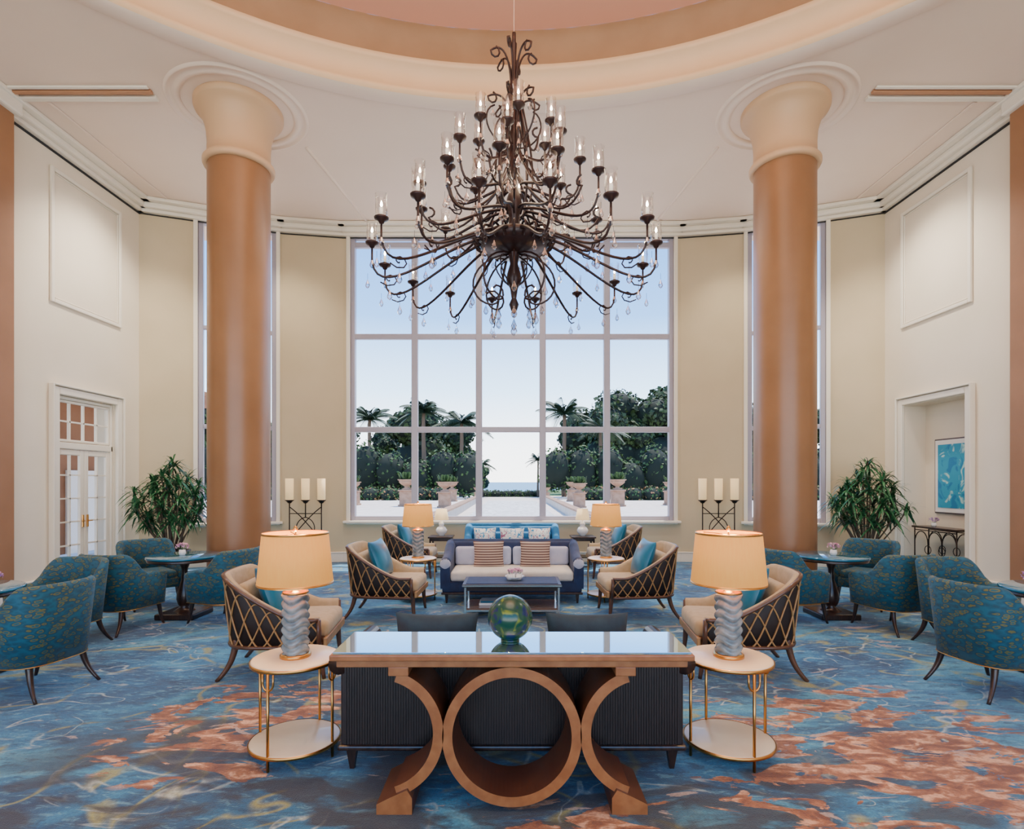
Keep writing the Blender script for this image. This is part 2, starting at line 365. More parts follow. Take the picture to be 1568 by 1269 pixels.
for sx in (-1,1):
    b=B(); b.T=Matrix.Translation((sx*CX,CY,0))
    b.lathe([(.50,0),(.50,.16),(.47,.19),(.47,.22),(.45,.26),(.42,.3),(.405,.34)],(0,0,0),capm,64)
    b.lathe([(.405,.33),(.405,6.0)],(0,0,0),colm,64)
    b.lathe([(.405,6.0),(.45,6.0),(.465,6.03),(.465,6.07),(.44,6.10),(.41,6.11),(.405,6.3),(.415,6.45),(.44,6.57),(.485,6.68),(.53,6.74),(.56,6.76),(.575,6.79),(.575,6.85)],(0,0,0),capm,64)
    b.build('column')
    def f(b):
        b.T=Matrix.Translation((sx*CX,CY,0))
        b.lathe([(.72,6.855),(.72,6.835),(.75,6.82),(.79,6.82),(.81,6.838),(.86,6.838),(.88,6.82),(.9,6.82),(.92,6.855)],(0,0,0),ceilm,64)
    trim(f)
    def f(b):
        b.box((sx*5.80,7.40,6.83),(2.0,.06,.04),orgm,.01); b.box((sx*5.80,7.52,6.83),(2.0,.08,.05),trimm,.01); b.box((sx*5.80,7.32,6.835),(2.0,.05,.03),trimm,.01)
        b.box((sx*6.35,8.9,6.838),(.05,2.6,.02),ceilm,.01)
    trim(f)
    def f(b):
        b.tube([(sx*3.2,8.65,6.85),(sx*2.9,11.1,6.85)],.03,ceilm,6); b.tube([(sx*4.5,8.65,6.85),(sx*5.6,10.6,6.85)],.03,ceilm,6)
    trim(f)
    b=B(); b.box((sx*6.835,7.1,3.41),(.15,.9,6.8),pierm,.02); b.box((sx*6.82,7.1,.12),(.2,.96,.24),trimm,.02); b.box((sx*6.8,7.1,6.72),(.24,1.0,.2),trimm,.03)
    b.build('wall_pilaster')
for sx,nm in ((-1,'left'),(1,'right')):
    b=B(); b.box((sx*7.05,-.2,6.4),(.26,13.4,.88),sidem)
    b.box((sx*7.05,2.2,3.0),(.36,.8,5.9),pierm); b.box((sx*7.05,-3.0,3.0),(.36,.8,5.9),pierm)
    b.build('wall_arcade_'+nm)
    b=B(); b.box((sx*7.95,-.2,3.42),(.2,13.8,6.84),sidem); b.box((sx*7.45,6.65,3.42),(.9,.1,6.84),sidem); b.build('wall_light_block_'+nm)  # unseen walls added to keep side light out of the room
# door
b=B(); b.T=Tl
x0,x1=1.832,3.068
frame_rect(b,x0,x1,0,2.965,.05,.12,trimm,y=.15,bottom=False)
b.box(((x0+x1)/2,.09,2.2),(x1-x0,.12,.1),trimm,.01)
frame_rect(b,x0+.05,x1-.05,2.26,2.91,.04,.05,trimm,y=.1)
for i in range(1,4): b.box((x0+.05+(x1-x0-.1)*i/4,.08,2.58),(.025,.04,.6),trimm)
b.box(((x0+x1)/2,.08,2.58),(x1-x0-.15,.04,.025),trimm)
mid=(x0+x1)/2
for (a,c) in ((x0+.05,mid-.003),(mid+.003,x1-.05)):
    frame_rect(b,a,c,.01,2.14,.085,.05,trimm,y=.1); b.box(((a+c)/2,.075,.16),(c-a-.17,.045,.2),trimm)
    b.box(((a+c)/2,.075,1.18),(.022,.04,1.85),trimm)
    for k in range(1,5): b.box(((a+c)/2,.075,.26+k*.37),(c-a-.17,.04,.022),trimm)
for sx in (-.05,.05):
    b.box((mid+sx,.035,1.0),(.03,.02,.2),brass,.005); b.tube([(mid+sx,.03,1.0),(mid+sx,.005,1.0),(mid+sx*2.2,.0,1.0)],.009,brass,6)
b.build('door_1')
b=B(); tc_=M('corridor_terracotta',(.20,.08,.03),.8,col2=(.28,.13,.06),nscale=.8)
b.box((-10.2,11.5,1.9),(.2,9,3.8),tc_); b.box((-8.7,11.2,3.7),(3,8,.1),tc_); b.box((-10.07,13,.95),(.06,.9,1.9),whitepot); b.box((-10.07,14.4,1.4),(.06,.7,1.2),whitepot); b.build('wall_corridor')
# ---------------------------------------------------------------- console table (front)
b=B()
b.box((0,2.91,.768),(1.79,.40,.03),goldwood,.006); b.box((0,2.91,.735),(1.73,.36,.035),goldwood,.005)
b.box((0,2.91,.789),(1.76,.38,.012),mirror,.002)
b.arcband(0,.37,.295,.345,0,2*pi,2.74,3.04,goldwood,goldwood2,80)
for sx in (-1,1):
    cx=sx*.66
    h=math.radians(73)
    a0,a1=(-h,h) if sx<0 else (pi-h,pi+h)
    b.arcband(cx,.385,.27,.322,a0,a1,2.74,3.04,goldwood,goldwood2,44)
    fx=cx-sx*.095
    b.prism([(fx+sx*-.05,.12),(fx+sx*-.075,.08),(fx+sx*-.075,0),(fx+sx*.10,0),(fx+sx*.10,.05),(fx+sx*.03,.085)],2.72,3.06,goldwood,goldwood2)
    b.box((cx-sx*.10,2.89,.697),(.10,.32,.045),goldwood,.004)
b.build('console_table')
b=B(); b.lathe([(.118*math.sin(pi*i/32),-.118*math.cos(pi*i/32)) for i in range(33)],(0,0,.12),orbm,48)
b.lathe([(.0,0),(.05,0),(.05,.008),(.04,.012)],(0,0,0),orbm,32); b.build('glass_orb',(-.01,2.93,.796))
# ---------------------------------------------------------------- front sofa (back to camera)
def sofa_legs(b,w,y0,y1,z,m,r=.03):
    for x in (-w/2+.06,w/2-.06):
        for y in (y0+.05,y1-.05):
            b.lathe([(r*.5,0),(r*1.2,z)],(x,y,0),m,4,R=RZ(pi/4),smooth=False)
b=B(); sw=1.94
b.box((0,.05,.40),(sw,.06,.54),reedm,.01)
for i in range(130): b.box((-sw/2+.03+i*(sw-.06)/129,.018,.40),(.011,.010,.50),reedm)
b.box((0,.035,.685),(sw+.02,.1,.05),darkwood,.015); b.box((0,.035,.135),(sw+.02,.09,.03),darkwood,.01)
b.box((0,.44,.22),(sw-.04,.76,.16),tealdk,.03,seg=3)
b.box((-.45,.5,.37),(.86,.66,.15),tealdk,.05,seg=4); b.box((.45,.5,.37),(.86,.66,.15),tealdk,.05,seg=4)
for sx in (-1,1):
    b.box((sx*(sw/2-.05),.44,.37),(.1,.78,.40),reedm,.03,seg=3)
    b.tube([(sx*(sw/2+.01),.02,.60),(sx*(sw/2+.01),.8,.56)],.06,darkwood,14)
    b.pillow((sx*.45,.19,.65),.5,.40,.17,tealdk,RX(-.15))
sofa_legs(b,sw,0,.82,.125,darkwood,.035)
b.build('sofa',(0,3.12,0))
# ---------------------------------------------------------------- side tables + lamps
b=B()
b.lathe([(0,.545),(.235,.545),(.25,.55),(.25,.572),(.24,.578),(0,.578)],(0,0,0),whitest,48)
b.lathe([(.252,.55),(.257,.552),(.257,.568),(.252,.57)],(0,0,0),brass,48)
b.lathe([(0,.065),(.25,.065),(.26,.07),(.26,.085),(.25,.09),(0,.09)],(0,0,0),whitest,48)
b.lathe([(.261,.067),(.266,.07),(.266,.085),(.261,.088)],(0,0,0),brass,48)
for k in range(4):
    a=-pi/2-.25+k*pi/2; c,s_=math.cos(a),math.sin(a)
    b.tube([(c*.25,s_*.25,0),(c*.25,s_*.25,.55)],.0085,brass,8)
    u=[]
    for i in range(13):
        t=pi*i/12; off=.035*math.cos(t); zz=.5-.045*math.sin(t)
        u.append((c*.25-s_*off-0,s_*.25+c*off,zz))
    b.tube([(u[0][0],u[0][1],.548)]+u+[(u[-1][0],u[-1][1],.548)],.006,brass,6)
RY2=7.74
tbl=b.build('round_side_table',(-1.31,3.36,0)).data
place(tbl,'round_side_table',(1.31,3.36,0),.45); place(tbl,'round_side_table',(-1.31,RY2,0)); place(tbl,'round_side_table',(1.31,RY2,0))
b=B()
b.caps=True
b.lathe([(.09,0),(.09,.014),(.08,.022)],(0,0,0),brass,40)
prof=[(.074,.02+.36*i/60) for i in range(61)]
b.lathe(prof,(0,0,0),ceramic,72,mod=lambda r,z,a: r+.014*abs(math.sin(pi*(z-.02)/.052+.9*math.sin(3*a)))-.006)
b.lathe([(.07,.38),(.078,.385),(.072,.395),(.03,.41),(.014,.42),(.012,.46)],(0,0,0),brass,32)
b.caps=False
b.lathe([(.216,.44),(.219,.44),(.190,.745),(.187,.745),(.213,.445)],(0,0,0),shadem,56)
b.lathe([(.2205,.438),(.2205,.450),(.2185,.450)],(0,0,0),brass,56)
b.lathe([(.1905,.737),(.1925,.737),(.191,.748),(.187,.748)],(0,0,0),brass,56)
for a in (0,2*pi/3,4*pi/3): b.tube([(0,0,.735),(.188*math.cos(a),.188*math.sin(a),.735)],.003,brass,5)
b.tube([(0,0,.45),(0,0,.78)],.004,brass,6); b.lathe([(0,.75),(.01,.755),(.014,.77),(.008,.785),(0,.79)],(0,0,0),brass,16)
b.lathe([(0,.52),(.02,.53),(.03,.57),(.02,.61),(0,.62)],(0,0,0),waxm,16)
lm=b.build('table_lamp',(-1.31,3.36,.578)).data
place(lm,'table_lamp',(1.31,3.36,.578)); place(lm,'table_lamp',(-1.31,RY2,.578)); place(lm,'table_lamp',(1.31,RY2,.578))
def light(kind,name,loc,e,col=(1,1,1),size=.1,rot=(0,0,0),size_y=None,spot=None,blend=.5):
    l=bpy.data.lights.new(name,kind); l.energy=e; l.color=col
    if kind=='AREA':
        l.size=size
        if size_y: l.shape='RECTANGLE'; l.size_y=size_y
        else: l.shape='DISK'
    elif kind=='SUN': l.angle=size
    else: l.shadow_soft_size=size
    if spot: l.spot_size=spot; l.spot_blend=blend
    o=bpy.data.objects.new(name,l); S.collection.objects.link(o); o.location=loc; o.rotation_euler=rot; return o
def aim(o,t):
    o.rotation_euler=(Vector(t)-o.location).to_track_quat('-Z','Y').to_euler(); return o
for x,y in ((-1.31,3.36),(1.31,3.36),(-1.31,RY2),(1.31,RY2)): light('POINT','lamp_bulb',(x,y,1.27),24,(1,.6,.25),.05)
# ---------------------------------------------------------------- barrel chairs
def upath(w,d,yf,k=2.6,ns=8,na=26):
    yb=d/2; r=min(w/2,.36); y0=yb-r; pts=[]
    for i in range(ns): pts.append((-w/2,yf+(y0-yf)*i/ns))
    for i in range(na+1):
        t=pi-pi*i/na; c,s_=math.cos(t),math.sin(t)
        pts.append((w/2*math.copysign(abs(c)**(2/k),c),y0+r*abs(s_)**(2/k)))
    for i in range(1,ns+1): pts.append((w/2,y0+(yf-y0)*i/ns))
    return pts
def normals(pts):
    o=[]
    for i in range(len(pts)):
        a=Vector(pts[max(0,i-1)]); c=Vector(pts[min(len(pts)-1,i+1)]); t=(c-a).normalized()
        o.append(Vector((t.y,-t.x)))
    return o
def shell(b,pts,zt,zb,t,flare,mo,mi):
    nn=normals(pts); vs=[];fs=[];ms=[]; K=8
    for (x,y),n in zip(pts,nn):
        z=zt(x,y)
        fl=lambda zz:-flare*(zz-zb)
        for (o,zz) in ((0,zb),(0,zb+(z-zb)*.5),(0,z-.03),(t*.22,z-.004),(t*.5,z+.004),(t*.8,z-.004),(t,z-.03),(t,zb)):
            q=o+fl(zz); vs.append((x+n.x*q,y+n.y*q,zz))
    for i in range(len(pts)-1):
        for j in range(K):
            j2=(j+1)%K; fs.append((i*K+j,i*K+j2,(i+1)*K+j2,(i+1)*K+j)); ms.append(mo if j<2 else mi)
    fs.append(tuple(reversed(range(K)))); ms.append(mi); fs.append(tuple((len(pts)-1)*K+j for j in range(K))); ms.append(mi)
    b.add(vs,fs,ms,True)
    return nn
b=B(); w,d=.60,.60
pts=upath(w,d,-.26,3.2)
zt=lambda x,y:.63+.225*sstep((y+.0)/.24)-.04*sstep((-.08-y)/.2)
shell(b,pts,zt,.25,.07,.10,leaffab,leaffab)
b.box((0,-.03,.32),(w-.1,.52,.14),leaffab,.03,seg=3); b.box((0,-.05,.42),(w-.14,.50,.12),leaffab,.05,seg=4)
nn=normals(pts); b.tube([(x-n.x*.003,y-n.y*.003,.252) for (x,y),n in zip(pts,nn)],.004,brass,6)
for sx in (-1,1):
    b.tube(bez((sx*.24,-.23,.27),(sx*.25,-.25,.17),(sx*.25,-.25,.08),(sx*.26,-.29,0),8),[.026-.014*i/8 for i in range(9)],darkwood,8)
    b.tube(bez((sx*.21,.22,.27),(sx*.22,.24,.15),(sx*.23,.26,.1),(sx*.26,.34,0),8),[.026-.014*i/8 for i in range(9)],darkwood,8)
def face(tx,ty,x,y): return math.atan2(ty-y,tx-x)+pi/2
first=[None]; b_d=b
def dchair(x,y,tx,ty,dr=0):
    r=face(tx,ty,x,y)+dr
    if first[0] is None: first[0]=b_d.build('dining_chair',(x,y,0),r).data
    else: place(first[0],'dining_chair',(x,y,0),r)
def pedtable():
    b=B()
    b.lathe([(0,.715),(.40,.715),(.41,.72),(.41,.738),(.40,.745),(0,.745)],(0,0,0),tealglass,56)
    b.lathe([(.39,.68),(.4,.715),(.0,.715)],(0,0,0),darkwood,56)
    b.lathe([(.0,.68),(.39,.68)],(0,0,0),darkwood,56)
    b.lathe([(.06,.68),(.05,.62),(.035,.58),(.03,.52),(.04,.48),(.035,.45),(.06,.38),(.085,.28),(.09,.22),(.075,.16),(.05,.12),(.11,.08),(.13,.06)],(0,0,0),darkwood,32)
    b.box((0,0,.035),(.46,.46,.07),darkwood,.015)
    return b
def bouquet(b,z,pm,vm,r=.05,n=26):
    b.lathe([(0,0),(.03,0),(.04,.03),(.034,.07),(.028,.07),(.0,.02)],(0,0,z),vm,20)
    for i in range(n):
        a=random.uniform(0,2*pi); e=random.uniform(.1,1.4); c=Vector((math.cos(a)*math.cos(e)*r,math.sin(a)*math.cos(e)*r,z+.09+math.sin(e)*r))
        if i%2: b.tube([(0,0,z+.04),tuple(c)],.0015,leafm,4)
        for k in range(5):
            t=2*pi*k/5; R=RZ(a)@RY(e)
            q=[R@Vector((.0,0,0)),R@Vector((.004,.012*math.cos(t-.5),.012*math.sin(t-.5))),R@Vector((.008,.02*math.cos(t),.02*math.sin(t))),R@Vector((.004,.012*math.cos(t+.5),.012*math.sin(t+.5)))]
            b.add([c+p for p in q],[(0,1,2,3)],pm,False)
pt=pedtable()
tabs=[(-3.98,6.75),(3.88,6.75),(-4.58,4.62),(4.58,4.62)]
tm=None
for x,y in tabs:
    if tm is None: tm=pt.build('pedestal_table',(x,y,0)).data
    else: place(tm,'pedestal_table',(x,y,0))
    b=B(); bouquet(b,0,purple if abs(x)>4 else pink,whitepot,.065,34); b.build('flower_vase',(x+(.0 if abs(x)<4 else math.copysign(.3,-x)),y-.05,.746))
for s_ in (-1,1):
    tx,ty=(-3.98,6.75) if s_<0 else (3.88,6.75)
    dchair(tx+s_*.36,ty-.56,tx,ty+.05,-s_*.35)
    dchair(tx-s_*.60,ty-.20,tx,ty)
    dchair(tx+s_*.80,ty+.58,tx+s_*.1,ty)
    tx,ty=s_*4.58,4.62
    dchair(tx-s_*.80,ty-.24,tx,ty,-s_*.12)
    dchair(tx-s_*.14,ty+.82,tx,ty)
# lattice armchair
b=B(); w,d=.76,.84
pts=upath(w,d,-.36,3.0,10,30)
zt=lambda x,y:.52+.355*max(0,min(1,(y+.22)/.60))**1.4
zb=.27
nn=shell(b,pts,zt,zb,.06,.09,latback,creamup)
def onsh(s,t,off=.006):
    k=s*(len(pts)-1); i=min(int(k),len(pts)-2); f=k-i
    x=pts[i][0]*(1-f)+pts[i+1][0]*f; y=pts[i][1]*(1-f)+pts[i+1][1]*f; n=(nn[i]*(1-f)+nn[i+1]*f)
    z=zb+(zt(x,y)-.02-zb)*t; q=-off-.09*(z-zb); return (x+n.x*q,y+n.y*q,z)
cum=[0]
for i in range(len(pts)-1): cum.append(cum[-1]+(Vector(pts[i+1])-Vector(pts[i])).length)
def sl(u):
    q=u*cum[-1]
    for i in range(len(cum)-1):
        if cum[i+1]>=q: return (i+(q-cum[i])/(cum[i+1]-cum[i]))/(len(cum)-1)
    return 1
cells=4.5; NS=200
for ph in (0,.25,.5,.75):
    b.tube([onsh(sl(i/NS),.5+.47*math.sin(2*pi*(i/NS*cells+ph))) for i in range(NS+1)],.0075,latticem,5)
b.tube([onsh(sl(i/60),1.0,.004) for i in range(61)],.018,brownfr,8)
b.tube([onsh(sl(i/60),0.03,.004) for i in range(61)],.018,brownfr,8)
for e in (0,1): b.tube([onsh(e,.02,.0),onsh(e,.5,0),onsh(e,1.0,0)],.02,brownfr,8)
b.box((0,-.03,.30),(w-.08,.74,.09),brownfr,.02); b.box((0,-.405,.31),(w-.02,.03,.07),latticem,.008)
b.box((0,-.06,.40),(w-.13,.72,.15),creamup,.055,seg=4)
b.box((0,.28,.60),(w-.2,.12,.36),creamup,.05,R=RX(-.15),seg=4)
b.pillow((0,.10,.69),.56,.48,.2,bluepil,RX(-.35))
for sx in (-1,1):
    b.tube(bez((sx*.33,-.36,.3),(sx*.33,-.37,.2),(sx*.33,-.37,.1),(sx*.335,-.39,0),8),[.03-.014*i/8 for i in range(9)],brownfr,8)
    b.tube(bez((sx*.28,.33,.3),(sx*.29,.35,.18),(sx*.3,.37,.1),(sx*.32,.47,0),8),[.03-.014*i/8 for i in range(9)],brownfr,8)
A=None
for (x,y,r) in ((-1.98,4.90,.10),(1.98,4.90,-.10),(-1.52,6.86,-.03),(1.52,6.86,.03),(-1.76,9.7,.0),(1.76,9.7,0)):
    rz=(pi/2+r) if x<0 else (-pi/2+r)
    if A is None: A=b.build('lattice_armchair',(x,y,0),rz).data
    else: place(A,'lattice_armchair',(x,y,0),rz)
# ---------------------------------------------------------------- settees
def lounge(name,loc,w,frame,seat,back,pils,hb=.80):
    b=B(); d=.82
    b.box((0,0,.22),(w-.04,d-.06,.16),frame,.03,seg=3)
    b.box((0,-.0,.135),(w-.02,d-.04,.03),darkwood,.008)
    b.box((0,-.06,.365),(w-.26,d-.14,.15),seat,.05,seg=4)
    b.tube([(-w/2+.14,-.405,.30),(w/2-.14,-.405,.30)],.008,frame,6)
    b.box((0,.33,.52),(w-.1,.15,hb-.30),frame,.05,R=RX(-.1),seg=4)
    for sx in (-.5,.5):
        b.box((sx*(w/2-.13),.22,.565),(w/2-.15,.13,.27),back,.05,R=RX(-.15),seg=4)
    b.tube([(-w/2+.06,.36,hb-.05),(w/2-.06,.36,hb-.05)],.045,frame,12)
    for sx in (-1,1):
        prof=[(.36,hb-.06),(.2,hb-.1),(.05,.62),(-.1,.58),(-.3,.57),(-.38,.55),(-.4,.48),(-.38,.2),(.38,.2)]
        x0=sx*(w/2-.13); x1=sx*(w/2)
        lo,hi=min(x0,x1),max(x0,x1); n=len(prof)
        vs=[(lo,y,z) for y,z in prof]+[(hi,y,z) for y,z in prof]
        b.add(vs,[tuple(range(n)),tuple(reversed(range(n,2*n)))]+[(i,i+n,(i+1)%n+n,(i+1)%n) for i in range(n)],frame,False)
        b.tube([((lo+hi)/2,y,z-.02) for y,z in prof[:6]],.072,frame,12)
        b.lathe([(0,0),(.06,0),(.072,.01),(.072,.05)],((lo+hi)/2,-.40,.53),back,20,R=RX(-pi/2))
    for (x,pw,ph,m,rr) in pils: b.pillow((x,.06,.60),pw,ph,.15,m,RZ(rr)@RX(-.25))
    for x in (-w/2+.08,w/2-.08,):
        for y in (-.34,.34): b.lathe([(.016,0),(.034,.13)],(x,y,0),darkwood,4,R=RZ(pi/4),smooth=False)
    return b.build(name,loc)
lounge('settee',(0,7.82,0),1.92,navy,seatcream,lavend,[(-.33,.44,.40,stripem,.08),(.33,.44,.40,stripem,-.08)])
lounge('settee',(0,10.2,0),1.75,blueup,blueup,blueup,[(-.5,.42,.38,floralm,.1),(0,.46,.38,floralm,0),(.5,.42,.38,floralm,-.1)],hb=.86)
# ---------------------------------------------------------------- coffee table
b=B()
b.box((0,0,.40),(1.18,.56,.035),darkwood,.006); b.box((0,0,.4195),(1.10,.48,.008),navy,.002)
chrome=M('polished_nickel',(.75,.72,.68),.15,1,bump=.01)
b.box((0,-.281,.40),(1.18,.006,.02),chrome); b.box((0,0,.36),(1.12,.5,.05),darkwood,.005)
for sx in (-1,1):
    for sy in (-1,1): b.box((sx*.555,sy*.25,.19),(.025,.025,.38),chrome,.003)
    b.box((sx*.555,0,.1),(.02,.5,.02),chrome)
b.box((0,0,.12),(1.1,.5,.02),M('smoked_wood_shelf',(.12,.07,.05),.2,coat=.5,bump=.02),.003)
b.box((0,-.25,.1),(1.1,.015,.02),chrome); b.box((-.25,0,.145),(.3,.22,.03),whitepot,.004); b.box((-.25,0,.172),(.26,.2,.022),bluepil,.004)
b.build('coffee_table',(0,6.85,0))
b=B(); b.lathe([(0,0),(.06,0),(.1,.03),(.12,.05),(.115,.05),(.09,.03),(0,.015)],(0,0,0),whitepot,28)
for i in range(7):
    b.T=Matrix.Translation((.06*math.cos(i),.06*math.sin(i*1.7),.012)); bouquet(b,0.0,pink,whitepot,.04,10)
b.build('orchid_bowl',(.03,6.85,.4245))
# ---------------------------------------------------------------- rear end tables and gourd lamps
b=B(); b.box((0,0,.58),(.46,.46,.03),darkwood,.006); b.box((0,0,.54),(.4,.4,.06),darkwood,.005); b.box((0,0,.2),(.4,.4,.02),darkwood,.004)
for sx in (-1,1):
    for sy in (-1,1): b.box((sx*.19,sy*.19,.28),(.03,.03,.56),darkwood,.004)
e1=b.build('end_table',(-1.36,10.7,0)).data; place(e1,'end_table',(1.36,10.7,0))
b=B(); b.lathe([(0,0),(.05,0),(.05,.015),(.1,.06),(.11,.11),(.08,.16),(.04,.19),(.055,.22),(.045,.25),(.015,.28),(.012,.34)],(0,0,0),whitepot,32)
b.lathe([(.14,.31),(.1,.52),(.098,.52),(.137,.31)],(0,0,0),shadew,40); b.tube([(0,0,.3),(0,0,.55)],.004,brass,6)
e2=b.build('gourd_lamp',(-1.36,10.7,.596)).data; place(e2,'gourd_lamp',(1.36,10.7,.596))
# ---------------------------------------------------------------- floor candelabra
b=B()
for i,x in enumerate((-.31,0,.31)):
    b.lathe([(0,1.22),(.03,1.22),(.06,1.26),(.085,1.275),(.085,1.285),(0,1.285)],(x,0,0),iron,20)
    b.lathe([(.07,1.285),(.075,1.29),(.078,1.70),(.074,1.70),(.07,1.30)],(x,0,0),shadew,28)
    b.tube([(x,0,1.24),(x,0,.95 if i==1 else .02)],.012,iron,8)
b.tube([(-.31,0,1.02),(0,0,1.02),(.31,0,1.02)],.008,iron,6)
b.tube(bez((-.31,0,1.15),(-.1,0,1.0),(.1,0,.75),(.31,0,.5)),.01,iron,6); b.tube(bez((.31,0,1.15),(.1,0,1.0),(-.1,0,.75),(-.31,0,.5)),.01,iron,6)
for sx in (-1,1):
    b.tube(bez((0,0,.95),(sx*.22,0,.9),(sx*.25,0,.6),(0,0,.55)),.009,iron,6)
    b.tube(bez((sx*.31,-.16,0),(sx*.31,-.1,.1),(sx*.31,.1,.1),(sx*.31,.16,0)),.012,iron,6)
    b.tube(bez((0,0,.5),(sx*.3,0,.45),(sx*.22,0,.2),(sx*.02,0,.2)),.009,iron,6)
b.tube([(-.31,0,.2),(.31,0,.2)],.01,iron,6)
c1=b.build('floor_candelabra',(-4.0,10.75,0)).data; place(c1,'floor_candelabra',(4.0,10.75,0))
# ---------------------------------------------------------------- potted plants
def dracaena():
    b=B()
    b.lathe([(0,0),(.2,0),(.22,.02),(.28,.38),(.31,.42),(.31,.46),(.28,.46),(.27,.42),(0,.42)],(0,0,0),potm,36)
    b.lathe([(0,.425),(.27,.425)],(0,0,0),soilm,24)
    for k in range(34):
        a=k*2.4; t=(k+.5)/34; zz=1-1.7*t; rr=math.sqrt(max(0,1-zz*zz))*.52*random.uniform(.7,1.1); h=1.33+.5*zz
        if k<2: rr=.05; h=2.0-.14*k
        top=Vector((rr*math.cos(a),rr*math.sin(a),h)); base=Vector((rr*.3*math.cos(a),rr*.3*math.sin(a),.42))
        b.tube(bez(base,base+Vector((0,0,.3)),top-Vector((0,0,.3)),top,6),.011,stemm,6)
        for q in range(34):
            an=random.uniform(0,2*pi); el=random.uniform(-.35,1.35); L=random.uniform(.24,.38); dr=random.uniform(.1,.26); wd=.016
            dx=Vector((math.cos(an),math.sin(an),0)); side=Vector((-math.sin(an),math.cos(an),0))
            st=top-Vector((0,0,random.uniform(0,.15))); vs=[]
            for i in range(6):
                t=i/5; p=st+dx*(math.cos(el)*L*t)+Vector((0,0,math.sin(el)*L*t-dr*t*t)); ww=wd*math.sin(pi*min(1,.15+t*.85))+.001
                vs+= [p-side*ww,p+side*ww]
            b.add(vs,[(2*i,2*i+1,2*i+3,2*i+2) for i in range(5)],leafm,True)
    return b
dracaena().build('potted_dracaena',(-5.85,9.5,0)); dracaena().build('potted_dracaena',(6.0,9.4,0),.6)
# ---------------------------------------------------------------- painting and niche console
b=B(); 
b.box((7.272,9.14,1.73),(.03,.78,1.26),M('picture_frame',(.1,.08,.09),.4,bump=.02),.004); b.box((7.254,9.14,1.73),(.012,.73,1.21),whitepot); b.box((7.246,9.14,1.73),(.01,.6,1.06),paintm)
b.build('framed_painting')
b=B()
b.box((0,0,.87),(.30,.98,.03),darkwood,.006)
for sx in (-.12,.12):
    for sy in (-.45,.45): b.tube([(sx,sy,0),(sx,sy,.86)],.01,iron,6)
    for k in range(3):
        c=-.3+.3*k; b.tube([(sx,c-.15,.2),(sx,c-.15,.6)]+[(sx,c-.15*math.cos(pi*i/10),.6+.2*math.sin(pi*i/10)) for i in range(1,10)]+[(sx,c+.15,.6),(sx,c+.15,.2)],.008,iron,6)
    b.tube([(sx,-.45,.2),(sx,.45,.2)],.008,iron,6); b.tube([(sx,-.45,.82),(sx,.45,.82)],.008,iron,6)
    for k in range(2):
        b.tube([(sx,-.15+.3*k+.07*math.cos(t*pi/6),.5+.07*math.sin(t*pi/6)) for t in range(12)],.006,iron,5,closed=True)
b.build('iron_console',(7.05,9.1,0))
b=B(); bouquet(b,0,purple,whitepot,.07,30); b.build('flower_vase',(7.03,9.25,.886))
# ---------------------------------------------------------------- chandelier
b=B()
def cup(b,p):
    x,y,z=p
    b.lathe([(0,-.03),(.02,-.02),(.03,0),(.06,.015),(.065,.03),(.03,.03),(.025,.05),(.0,.05)],(x,y,z),bronze,14)
    b.lathe([(.0,.05),(.015,.05),(.015,.12),(0,.12)],(x,y,z),waxm,8)
    b.lathe([(0,.12),(.011,.138),(.009,.158),(0,.18)],(x,y,z),flame,8)
    b.lathe([(.032,.032),(.05,.06),(.052,.13),(.047,.17),(.055,.235)],(x,y,z),glass,16)
def drop(b,p,s=1):
    x,y,z=p
    b.tube([(x,y,z),(x,y,z-.06*s)],.0015,bronze,4)
    b.lathe([(0,0),(.007*s,-.015*s),(.02*s,-.05*s),(.022*s,-.062*s),(.014*s,-.08*s),(0,-.09*s)],(x,y,z-.055*s),crystal,8,smooth=False)
def pol(a,r,z): return (r*math.cos(a),r*math.sin(a),z)
tiers=[(1.39,3.90,16,.22,4.08,3.28,.0),(.96,4.42,12,.12,4.35,3.85,.13),(.66,4.82,8,.1,4.6,4.3,.3),(.40,5.14,6,.08,4.9,4.7,.1)]
for (R,zc,n,ra,za,zd,ph) in tiers:
    for k in range(n):
        a=2*pi*(k+.5)/n+ph
        pts=bez(pol(a,ra,za),pol(a,R*.45,za-.02),pol(a,R*1.04,zd-.1),pol(a,R,zc-.03),16)
        b.tube(pts,[.016-.006*i/16 for i in range(17)],bronze,6)
        cup(b,pol(a,R,zc))
        m=pts[11]; rm=math.hypot(m.x,m.y)
        b.tube([pol(a,rm+.0+.10*(1-t/10)*math.cos(2.6*pi*t/10+.5),m.z-.02-.07*(1-t/12)*math.sin(2.6*pi*t/10+.5)) for t in range(11)],.007,bronze,5)
        drop(b,pol(a,R,zc-.06),1.1); drop(b,(m.x,m.y,m.z-.05),1.2); q=pts[7]; drop(b,(q.x,q.y,q.z-.01),1)
        q=pts[14]; drop(b,pol(a,R*1.03,q.z-.05),1.0)
    for k in range(n//2):
        a=2*pi*(k)/(n//2)+ph
        b.tube(bez(pol(a,.05,za+.65),pol(a,R*.25,za+.2),pol(a,R*.5,za-.1),pol(a,R*.62,za+.22),12)+[Vector(pol(a,R*.62-.06*math.sin(t*.6),za+.22+.05*(1-math.cos(t*.6)))) for t in range(1,6)],.011,bronze,6)
        drop(b,pol(a,R*.6,za+.2),.9)
b.lathe([(.0,4.14),(.26,4.12),(.34,4.08),(.36,4.03),(.32,3.98),(.18,3.95),(.0,3.93)],(0,0,0),bronze,24)
for k in range(24):
    a=2*pi*k/24; b.tube(bez(pol(a,.3,4.1),pol(a,.42,4.14),pol(a,.46,4.04),pol(a,.34,3.98),6),.012,bronze,5)
